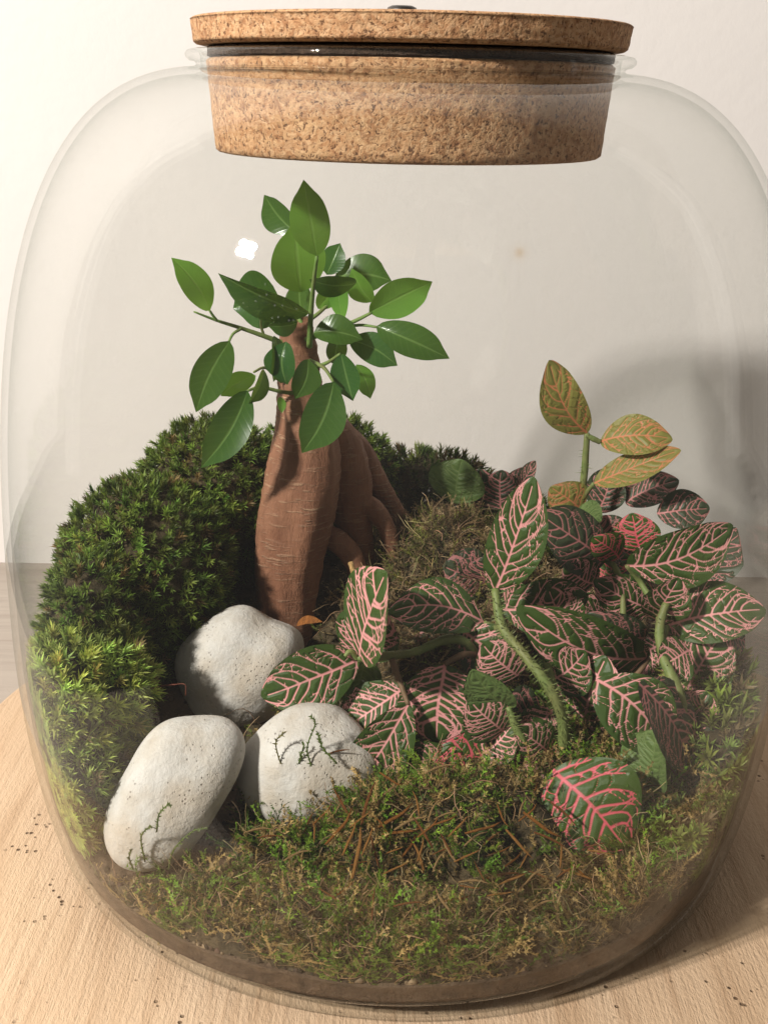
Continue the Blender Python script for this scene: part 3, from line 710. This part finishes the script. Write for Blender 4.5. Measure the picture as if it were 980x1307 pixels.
twig([(400, 640), (355, 600), (320, 612)], .030, .022, 2.4, 1.5)
twig([(478, 540), (482, 455), (490, 360), (500, 282)], .028, .012, 4.2, 2.2)
twig([(470, 520), (520, 500), (600, 470), (655, 443)], .030, .018, 4, 2)
twig([(560, 488), (620, 478), (672, 484)], .028, .02, 2.5, 1.6)
twig([(480, 580), (520, 600), (547, 640)], .022, .008, 3.2, 1.8)
twig([(490, 600), (530, 585), (566, 560)], .024, .014, 3, 1.8)
twig([(470, 470), (510, 440), (545, 400), (560, 350)], .036, .044, 3, 1.6)
twig([(460, 480), (430, 430), (400, 400)], .034, .040, 3, 1.6)
twig([(350, 510), (340, 470), (350, 400)], .034, .034, 2, 1.2)
FL = [ # base, tip (zoom coordinates), width, Y base, Y tip, roll, fold, material
    ((500, 282), (462, 64), 112, .012, .004, .25, .12, 'ficus_l'), ((455, 385), (438, 185), 155, .038, .034, -.2, .1, 'ficus_l'), ((440, 215), (344, 111), 84, .050, .052, .5, .1, 'ficus'),
    ((196, 437), (86, 286), 84, .020, .012, -.45, .15, 'ficus_l'), ((252, 523), (158, 727), 108, .022, .012, .15, .1, 'ficus'), ((303, 664), (172, 886), 112, .018, .006, .1, .12, 'ficus'),
    ((326, 622), (226, 680), 62, .024, .018, .3, .1, 'ficus_l'), ((392, 398), (262, 430), 165, .046, .040, -.25, .08, 'ficus'), ((478, 445), (216, 357), 74, .022, .006, 1.05, .1, 'ficus'),
    ((548, 345), (712, 352), 115, .056, .050, .4, .1, 'ficus'), ((648, 443), (828, 360), 104, .018, .012, -.5, .1, 'ficus_l'), ((668, 482), (877, 569), 96, .020, .014, .2, .1, 'ficus'),
    ((592, 520), (729, 594), 88, .026, .022, .1, .1, 'ficus'), ((547, 640), (458, 843), 124, .008, .000, .1, .1, 'ficus'), ((568, 560), (598, 694), 80, .014, .008, -.3, .1, 'ficus'),
    ((612, 590), (652, 688), 56, .026, .024, .5, .1, 'ficus_l'), ((475, 575), (440, 688), 82, .012, .006, .3, .1, 'ficus'), ((412, 525), (412, 648), 88, .014, .010, -.3, .1, 'ficus'),
    ((572, 464), (566, 338), 54, .034, .032, .4, .1, 'ficus_l'), ((503, 432), (566, 345), 62, .040, .040, -.4, .1, 'ficus_l'), ((658, 412), (596, 322), 66, .040, .036, .5, .1, 'ficus_l'),
    ((612, 358), (478, 348), 62, .028, .020, .8, .1, 'ficus'), ((460, 458), (450, 350), 76, .040, .040, .2, .1, 'ficus'), ((490, 500), (628, 512), 84, .022, .018, .5, .1, 'ficus'),
    ((528, 335), (566, 245), 70, .054, .056, .2, .1, 'ficus'), ((445, 470), (362, 482), 52, .024, .018, .6, .1, 'ficus'), ((393, 682), (402, 728), 24, .020, .018, .2, .1, 'ficus_l'),
    ((378, 508), (376, 640), 48, .016, .012, 1.0, .1, 'ficus'), ((348, 603), (310, 703), 40, .020, .014, 1.1, .1, 'ficus'), ((560, 500), (545, 590), 60, .036, .036, .3, .1, 'ficus'), ((420, 640), (375, 600), 40, .018, .014, .3, .1, 'ficus')]
for k, (b, t_, wd, Yb, Yt, roll, fold, m) in enumerate(FL):
    B = at(*z1(*b), Yb); T = at(*z1(*t_), Yt); wm = wd / 2.2273 * mpp(B) / max(.35, math.cos(roll))
    P, F, lf, *_ = leaf_geo(B, T, wm, roll, (.07, .12, -.05, .10)[k % 4], fold + .12 * (k % 3), 17, 11, 'ficus', k, (.0, .05, .10)[k % 3])
    mesh_obj('leaf', P, F, M[m], fic, attrs={'leaf': lf})

# ------------------------------------------------------------------ nerve plants
NP = {}
def plant(key, px, py, Y, label):
    b = at(px, py, Y); b.z = float(soil_z(b.x, b.y)); NP[key] = empty('nerve_plant', b, label, 'plant', 'nerve plants in the jar')
plant('A', 712, 985, -.042, 'nerve plant with hairy upright stem and large pink-veined leaves')
plant('B', 590, 930, -.020, 'sprawling nerve plant with pink-veined leaves hanging over the pebbles')
plant('C', 742, 760, .030, 'tall spindly nerve plant with olive orange-veined leaves at its top')
plant('D', 838, 1010, -.040, 'nerve plant with curved stem and leaves pressed towards the glass')
plant('E', 600, 650, .078, 'small shaded dark green nerve plant behind the brownish moss mound')
# base, tip, width, Ybase, Ytip, roll, curl, fold, material, plant
def fillers():
    r = random.Random(11); out = []
    for k in range(26):
        px = r.uniform(600, 900); py = r.uniform(700, 960)
        if px > 860 and py < 760: continue
        Y = .036 - (py - 640) / 360 * .062 + .010; a = r.uniform(0, 6.28); L = r.uniform(55, 85)
        out.append(((px, py), (px + L * math.cos(a), py - .7 * L * math.sin(a)), r.uniform(46, 66), Y, Y - .004, r.uniform(-.5, .5), .1, .06, r.choice(['nerve', 'nerve_dark', 'nerve_red', 'nerve']), 'A' if px < 780 else 'D'))
    return out
NL_ = fillers() + [
    ((630, 757), (680, 610), 64, -.020, -.026, .15, .05, .05, 'nerve', 'A'), ((773, 716), (690, 655), 66, .012, .004, -.35, .10, .05, 'nerve_dark', 'A'),
    ((800, 722), (936, 672), 66, -.006, -.012, -.45, .10, .10, 'nerve', 'D'), ((886, 748), (950, 676), 62, .020, .024, .2, .05, .05, 'nerve_dark', 'D'),
    ((850, 800), (978, 778), 70, -.014, -.016, .25, .10, .05, 'nerve', 'D'), ((836, 780), (758, 742), 54, .000, -.004, .2, .10, .05, 'nerve', 'D'),
    ((836, 792), (866, 738), 52, -.016, -.020, -.5, .12, .20, 'nerve', 'D'), ((824, 814), (750, 784), 48, -.018, -.022, .4, .12, .1, 'nerve_dark', 'D'),
    ((828, 840), (661, 778), 74, -.012, -.030, .30, .12, .08, 'nerve', 'A'), ((640, 778), (752, 762), 66, -.006, -.004, -.2, .10, .05, 'nerve', 'A'),
    ((749, 553), (702, 460), 50, .030, .026, -.3, .06, .1, 'nerve_olive', 'C'), ((766, 564), (858, 560), 46, .030, .020, .4, .12, .05, 'nerve_olive', 'C'), ((758, 617), (868, 573), 36, .026, .016, .5, .06, .1, 'nerve_olive', 'C'),
    ((742, 652), (702, 622), 46, .030, .028, .2, .08, .05, 'nerve_olive', 'C'), ((798, 642), (866, 612), 40, .044, .040, .5, .08, .05, 'nerve_dark', 'C'), ((762, 655), (778, 596), 46, .046, .048, .1, .05, .05, 'nerve_dark', 'C'),
    ((838, 655), (906, 648), 46, .028, .026, .2, .12, .05, 'nerve_dark', 'D'), ((818, 704), (806, 655), 54, .016, .018, .2, .08, .05, 'nerve_red', 'D'), ((790, 712), (756, 686), 40, .008, .006, .2, .08, .05, 'nerve_red', 'A'), ((736, 652), (768, 664), 34, .022, .018, .6, .08, .05, 'nerve_green', 'C'),
    ((832, 640), (800, 605), 40, .048, .046, .2, .08, .05, 'nerve_dark', 'C'), ((780, 690), (760, 660), 50, .024, .024, .2, .08, .05, 'nerve_dark', 'C'), ((720, 700), (700, 650), 40, .034, .034, .2, .05, .05, 'nerve_dark', 'C'),
    ((458, 840), (333, 890), 74, -.034, -.040, .25, .08, .04, 'nerve', 'B'), ((459, 838), (490, 730), 62, -.036, -.042, 1.1, .05, .1, 'nerve', 'B'), ((452, 842), (486, 776), 78, -.016, -.010, .1, .08, .05, 'nerve', 'B'),
    ((618, 795), (496, 780), 62, -.018, -.024, -.55, .12, .05, 'nerve', 'B'), ((567, 848), (556, 948), 96, -.034, -.046, .1, .10, .05, 'nerve', 'B'), ((521, 900), (446, 1012), 64, -.048, -.056, .2, .10, .10, 'nerve', 'B'),
    ((516, 878), (432, 938), 64, -.036, -.040, -.3, .10, .05, 'nerve', 'B'), ((590, 806), (656, 866), 70, -.022, -.026, -.2, .08, .05, 'nerve', 'B'), ((575, 962), (508, 976), 44, -.050, -.052, .3, .10, .05, 'nerve', 'B'),
    ((645, 972), (556, 958), 66, -.044, -.046, .2, .10, .05, 'nerve_red', 'B'), ((466, 840), (444, 898), 50, -.024, -.024, .6, .05, .05, 'nerve_green', 'B'), ((652, 905), (602, 856), 44, -.048, -.054, .7, .05, .25, 'nerve_green', 'A'),
    ((540, 870), (500, 940), 60, -.026, -.032, .1, .08, .05, 'nerve', 'B'), ((600, 900), (640, 960), 60, -.030, -.034, .1, .08, .05, 'nerve_dark', 'B'),
    ((742, 930), (772, 838), 84, -.032, -.030, .25, .08, .05, 'nerve', 'A'), ((760, 868), (850, 962), 84, -.046, -.054, .15, .10, .06, 'nerve', 'A'), ((815, 872), (882, 980), 62, -.050, -.056, 1.0, .08, .1, 'nerve_dark', 'D'),
    ((870, 893), (926, 806), 78, -.022, -.020, -.2, .08, .05, 'nerve', 'D'), ((834, 1010), (838, 932), 54, -.062, -.060, .8, .05, .35, 'nerve_green', 'D'), ((826, 1005), (786, 1002), 34, -.062, -.066, .4, .05, .25, 'nerve_green', 'D'),
    ((706, 982), (800, 1082), 118, -.066, -.084, -.1, .12, -.10, 'nerve_red', 'A'), ((706, 906), (666, 942), 44, -.042, -.044, .2, .10, .05, 'nerve', 'A'), ((722, 942), (684, 960), 38, -.044, -.048, .2, .08, .05, 'nerve_red', 'A'),
    ((838, 955), (850, 990), 34, -.050, -.052, .1, .05, .05, 'nerve', 'A'), ((878, 925), (928, 888), 66, -.030, -.028, .2, .05, .05, 'nerve_dark', 'D'), ((922, 806), (970, 822), 40, .002, .006, .2, .05, .05, 'nerve_dark', 'D'),
    ((770, 870), (700, 850), 60, -.018, -.016, .2, .08, .05, 'nerve_dark', 'A'), ((760, 960), (720, 930), 56, -.028, -.026, .2, .08, .05, 'nerve_dark', 'A'), ((800, 960), (760, 975), 56, -.034, -.040, .3, .08, .05, 'nerve_dark', 'A'), ((690, 790), (720, 840), 60, -.008, -.010, .2, .08, .05, 'nerve_dark', 'A'),
    ((645, 935), (598, 892), 58, -.046, -.050, .2, .1, .1, 'nerve', 'A'), ((612, 965), (655, 925), 54, -.046, -.046, .2, .1, .1, 'nerve', 'A'), ((548, 968), (596, 990), 50, -.056, -.060, .2, .1, .1, 'nerve_red', 'B'), ((700, 962), (660, 930), 50, -.048, -.052, -.2, .1, .1, 'nerve', 'A'),
    ((884, 992), (908, 930), 60, -.048, -.046, .3, .1, .1, 'nerve_dark', 'D'), ((858, 945), (905, 884), 66, -.036, -.034, -.2, .1, .1, 'nerve', 'D'), ((786, 935), (846, 896), 62, -.036, -.038, .2, .1, .1, 'nerve', 'A'), ((694, 872), (748, 832), 62, -.030, -.030, -.3, .1, .1, 'nerve', 'A'), ((662, 862), (616, 822), 62, -.030, -.032, .3, .1, .1, 'nerve', 'A'),
    ((690, 905), (640, 912), 56, -.036, -.040, .2, .1, .1, 'nerve_dark', 'A'), ((730, 800), (700, 752), 62, -.010, -.010, .2, .1, .1, 'nerve', 'A'), ((600, 880), (560, 905), 60, -.028, -.030, .1, .1, .1, 'nerve_dark', 'B'), ((880, 830), (842, 852), 54, -.030, -.034, .3, .12, .1, 'nerve', 'D'), ((700, 950), (660, 985), 54, -.046, -.050, .3, .1, .1, 'nerve', 'A'), ((760, 745), (720, 722), 54, .004, .002, .2, .1, .1, 'nerve', 'A'),
    ((578, 642), (588, 586), 66, .080, .080, .2, .05, .05, 'nerve_green', 'E'), ((640, 652), (640, 600), 54, .078, .080, .2, .05, .05, 'nerve_dark', 'E'), ((660, 622), (683, 588), 18, .074, .072, .3, .05, .05, 'nerve_dark', 'E'), ((610, 650), (612, 598), 46, .084, .088, .1, .05, .05, 'nerve_dark', 'E'), ((658, 640), (668, 596), 30, .084, .088, .1, .05, .05, 'nerve_dark', 'E')]
for k, (b, t_, wd, Yb, Yt, roll, curl, fold, m, key) in enumerate(NL_):
    B = at(*b, Yb); T = at(*t_, Yt); wm = 1.12 * wd * mpp(B) / max(.45, math.cos(roll)); big = wd > 50
    P, F, lf, plan, L, hw, prf = leaf_geo(B, T, wm, roll, curl, fold, 88 if big else 60, 53 if big else 37, 'nerve', k + 100, .03)
    vd = veins(plan, L, hw, prf, k)
    # the blade puffs up between the veins
    mesh_obj('leaf', clamp_glass(P, .0016), F, M[m], NP[key], attrs={'leaf': lf, 'vein': vd})
def stem(key, lst, r0, r1, m='stem', hairs=0):
    P = [at(x, y, Y) for x, y, Y in lst]; n = len(P); R = [.84 * (r0 + (r1 - r0) * k / (n - 1)) * mpp(p) * (1.12 if k % 2 else 1.0) for k, p in enumerate(P)]
    V, F = tube([p[:] for p in P], R, 7, 10, .05)
    o = mesh_obj('stem', V, F, M[m], NP[key])
    if hairs:
        PR = crom(np.column_stack([np.array([p[:] for p in P]), R]), 30); T = np.gradient(PR[:, :3], axis=0); id_ = rng.integers(0, len(PR), hairs); d = unit(np.cross(unit(T[id_]), rng.normal(size=(hairs, 3))))
        hv = []; hf = []
        for q, (ii, dd) in enumerate(zip(id_, d)):
            p = PR[ii, :3] + dd * PR[ii, 3] * .9; s = unit(np.cross(dd, rng.normal(size=3))) * .00017; hv += [p - s, p + s, p + dd * (.0016 + .0012 * rng.random())]; hf.append((3 * q, 3 * q + 1, 3 * q + 2))
        h = mesh_obj('hairs', np.array(hv), np.array(hf), M['stem'], o, org=NP[key].location); h['kind'] = 'stuff'
stem('A', [(632, 752, -.021), (641, 800, -.030), (668, 835, -.040), (697, 872, -.046), (716, 912, -.048), (719, 955, -.046), (708, 990, -.046)], 6.5, 9, 'stem', 700)
stem('A', [(648, 902, -.049), (664, 940, -.052), (690, 972, -.050), (712, 990, -.046)], 5, 7, 'stem', 320)
stem('A', [(690, 825, -.026), (702, 860, -.034), (713, 900, -.044)], 4.5, 6, 'stem', 60)
stem('A', [(742, 930, -.033), (734, 958, -.040), (722, 990, -.044)], 4, 5, 'stem_red')
stem('A', [(828, 840, -.013), (800, 880, -.020), (770, 930, -.030), (740, 985, -.040)], 4, 6, 'stem_red')
stem('A', [(773, 716, .012), (785, 725, .004), (795, 760, -.004), (790, 830, -.016), (768, 900, -.026), (745, 960, -.036)], 4, 6, 'stem')
stem('B', [(456, 841, -.035), (490, 838, -.034), (530, 832, -.032), (572, 816, -.028), (600, 826, -.026), (612, 870, -.022), (600, 930, -.020)], 5.5, 8, 'stem', 160)
stem('B', [(456, 841, -.035), (447, 832, -.036), (440, 838, -.037)], 4.5, 3)
stem('B', [(618, 795, -.018), (628, 800, -.020), (640, 802, -.029)], 4, 5)
stem('B', [(567, 848, -.034), (590, 836, -.032), (606, 836, -.027)], 4, 5, 'stem_red')
stem('B', [(521, 900, -.048), (510, 870, -.040), (500, 842, -.035)], 3.5, 5, 'stem_red')
stem('B', [(645, 972, -.044), (680, 978, -.046), (705, 990, -.046)], 3.5, 5, 'stem_red')
stem('C', [(749, 553, .030), (746, 600, .031), (741, 650, .032), (742, 700, .032), (744, 760, .031)], 4.5, 6, 'stem', 80)
stem('C', [(758, 617, .026), (748, 630, .029), (742, 645, .032)], 3, 4); stem('C', [(766, 564, .030), (757, 560, .030), (749, 556, .030)], 4, 4)
stem('D', [(850, 770, -.020), (842, 800, -.024), (846, 838, -.032), (864, 880, -.040), (872, 925, -.046), (862, 965, -.054), (836, 1012, -.060)], 6, 10, 'stem', 120)
stem('D', [(852, 800, -.014), (846, 815, -.022), (845, 830, -.031)], 4, 5); stem('D', [(800, 722, -.006), (818, 745, -.004), (838, 780, -.014), (842, 805, -.024)], 4, 5)
stem('D', [(870, 893, -.022), (872, 905, -.032), (872, 925, -.045)], 4, 5); stem('E', [(600, 640, .079), (606, 660, .078), (608, 690, .074)], 4, 5)

# ------------------------------------------------------------------ small litter
def ground(px, py, hf, it=8):
    z = .04
    for _ in range(it):
        p = atz(px, py, z); z = float(hf(p.x, p.y))
    return atz(px, py, z)
NM = []
for k in range(4):
    nV, nF = tube([(-.5, 0, 0), (-.15, .05 * (k - 1.5), .03), (.2, .07 * (k - 1.5), .02), (.5, .02, -.02)], [.026, .042, .036, .012], 2, 5); NM.append((nV, nF))
NC = [(.46, .18, .035), (.56, .26, .065), (.32, .12, .03), (.58, .36, .15)]; NMAT = [mat_const('dry_needle', tuple(.6 * v for v in c), c, 400) for c in NC]
nmesh = []
for k in range(4):
    o_ = mesh_obj('tmp', *NM[k], NMAT[k]); nmesh.append(o_.data); bpy.data.objects.remove(o_)
NE = [(432, 1085, 60, 60), (446, 1098, 50, 72), (470, 1060, 62, 75), (488, 1055, 70, 62), (500, 1075, 66, 40), (455, 1120, 70, 82), (478, 1112, 44, 100), (425, 1140, 52, 20), (520, 1105, 45, 65), (505, 1140, 40, 30), (700, 1100, 48, -32), (722, 1118, 40, -60), (690, 1085, 60, -40), (712, 1128, 36, 85), (640, 1145, 44, 12), (668, 1160, 30, 45), (800, 1148, 46, -10), (770, 1170, 34, 8), (345, 1102, 34, 5), (330, 1092, 40, 10), (436, 1024, 72, 2), (595, 1120, 40, 30), (610, 1150, 30, 110), (560, 1130, 34, 60), (545, 1085, 40, 50), (660, 1105, 50, -55), (395, 1078, 30, 70), (380, 1130, 40, 25), (580, 1175, 42, 15), (735, 1150, 44, -20), (520, 1190, 40, 10), (470, 1165, 40, 60), (640, 1075, 34, -70), (225, 1180, 40, 55), (250, 1150, 34, -40), (620, 1040, 40, 70), (675, 1045, 36, 60), (590, 1060, 34, -30), (755, 1110, 34, 20), (690, 1190, 40, 25), (815, 1120, 30, 40), (540, 1215, 46, 5), (420, 1180, 34, 140), (365, 1160, 30, 100), (485, 1085, 40, 120), (530, 1060, 36, 100), (715, 1070, 42, -50), (560, 1020, 44, 20), (500, 1030, 40, -35), (460, 1075, 38, 45)]
_rn = random.Random(5)
NE += [(_rn.gauss(520, 70), _rn.gauss(1105, 35), _rn.uniform(26, 56), _rn.uniform(10, 120)) for _ in range(30)] + [(_rn.uniform(560, 820), _rn.uniform(1050, 1180), _rn.uniform(22, 44), _rn.uniform(-70, 70)) for _ in range(20)]
for q, (x, y, ln, ang) in enumerate(NE):
    p = ground(x, y, front_h); p.z += .0075 + .004 * random.random(); k = mpp(p)
    if math.hypot(p.x, p.y) > .120: continue
    o = bpy.data.objects.new('dry_needle', nmesh[q % 4]); link(o); o.location = p
    a = math.radians(ang); dirw = (RT * math.cos(a) + (UPV - FWD * UPV.dot(FWD)) * math.sin(a)); dirw = Vector((dirw.x, dirw.y + FWD.y * .3 * math.sin(a), dirw.z * .55)).normalized()
    zz = Vector((0, 0, 1)); yv = zz.cross(dirw).normalized(); zz = dirw.cross(yv)
    s = ln * k * .95; o.matrix_world = Matrix(((dirw.x * s, yv.x * s, zz.x * s, p.x), (dirw.y * s, yv.y * s, zz.y * s, p.y), (dirw.z * s, yv.z * s, zz.z * s, p.z), (0, 0, 0, 1)))
    tag(o, ('long ' if ln > 42 else 'short ') + ('rusty orange', 'golden brown', 'dark reddish brown', 'straw-coloured')[q % 4] + ' dry needle lying in the front feathery moss', 'needle', 'dry needles in the front moss')
A = at(447, 718, .020); B = at(458, 764, .010)
V, F = tube([A[:], ((A + B) / 2 + Vector((.0006, 0, 0)))[:], B[:]], [.0011, .0013, .0012], 4, 9, .05)
o = mesh_obj('dry_twig', V, F, NMAT[3], org=tuple(B)); tag(o, 'short straw-coloured broken twig standing right of the ficus trunk', 'twig')
def dead_leaf(px, py, tx, ty, Y, wd, label):
    B = at(px, py, Y); T = at(tx, ty, Y - .003); P, F, lf, *_ = leaf_geo(B, T, wd * mpp(B), .5, .15, .3, 12, 7, 'ficus', int(px)); o = mesh_obj('dry_leaf', P, F, NMAT[2], org=tuple(B)); tag(o, label, 'leaf')
dead_leaf(378, 799, 412, 794, .016, 12, 'small dark brown dead leaf lying at the foot of the ficus trunk')
def sprig(pts, Y0, Y1, label, col, n, size=.0042, name='moss_sprig', red=False):
    m = len(pts); P = np.array([at(x, y, Y0 + (Y1 - Y0) * k / (m - 1))[:] for k, (x, y) in enumerate(pts)]); base = tuple(P[0])
    parts = [tube(P, np.linspace(.00032, .00018, m), 6, 5)]
    Q = crom(P, max(3, n // m)); T = unit(np.gradient(Q, axis=0))
    for q, t in zip(Q, T):
        for s in range(0 if red else 3):
            d = unit(np.cross(t, rng.normal(size=3)) * .8 + t * .8); e = t * size * .09; parts.append((np.array([q - e, q + e, q + d * size * (.2 + .2 * rng.random())]), np.array([(0, 1, 2)])))
    V, F = join(parts); C = np.column_stack([np.tile(col, (len(V), 1)) * (1 + .2 * rng.normal(size=(len(V), 1))).clip(.5, 1.5), np.ones(len(V))])
    o = mesh_obj(name, V, F, M['moss'], org=base, smooth=False, attrs={'tint': C}); return tag(o, label, 'moss')
G = 'thin sprigs on the pebbles'; GC = (.11, .16, .03); YC = (.19, .17, .06)
for pts, col, lb in [([(375, 1010), (362, 985), (352, 950), (362, 935)], YC, 'yellowish moss sprig arching over the half buried pebble'), ([(392, 1012), (398, 985), (392, 955), (402, 925), (397, 915)], GC, 'branching green moss sprig climbing the half buried pebble'), ([(372, 1000), (382, 972), (388, 950)], GC, 'short green moss sprig standing on the half buried pebble'), ([(430, 975), (412, 955), (405, 935)], GC, 'leaning green moss sprig beside nerve leaf on half buried pebble')]:
    sprig(pts, -.066, -.064, lb, col, 34)
for pts, lb in [([(185, 1100), (180, 1070), (188, 1058), (193, 1056)], 'hooked green moss sprig at the lower end of the long pebble'), ([(200, 1062), (203, 1040), (214, 1028), (218, 1028)], 'bent green moss sprig on the face of the long pebble'), ([(170, 1110), (165, 1095), (167, 1085)], 'tiny green moss tuft below the long pebble'), ([(215, 1110), (222, 1085), (245, 1062), (262, 1058)], 'arching pale moss sprig in front of the long pebble')]:
    sprig(pts, -.092, -.094, lb, GC, 26)
o = sprig([(205, 876), (222, 874), (236, 874), (237, 888)], -.036, -.040, 'thin rusty thread poking out between bright moss and pebbles', (.16, .04, .02), 8, name='rusty_thread', red=True)
o['category'] = 'thread'
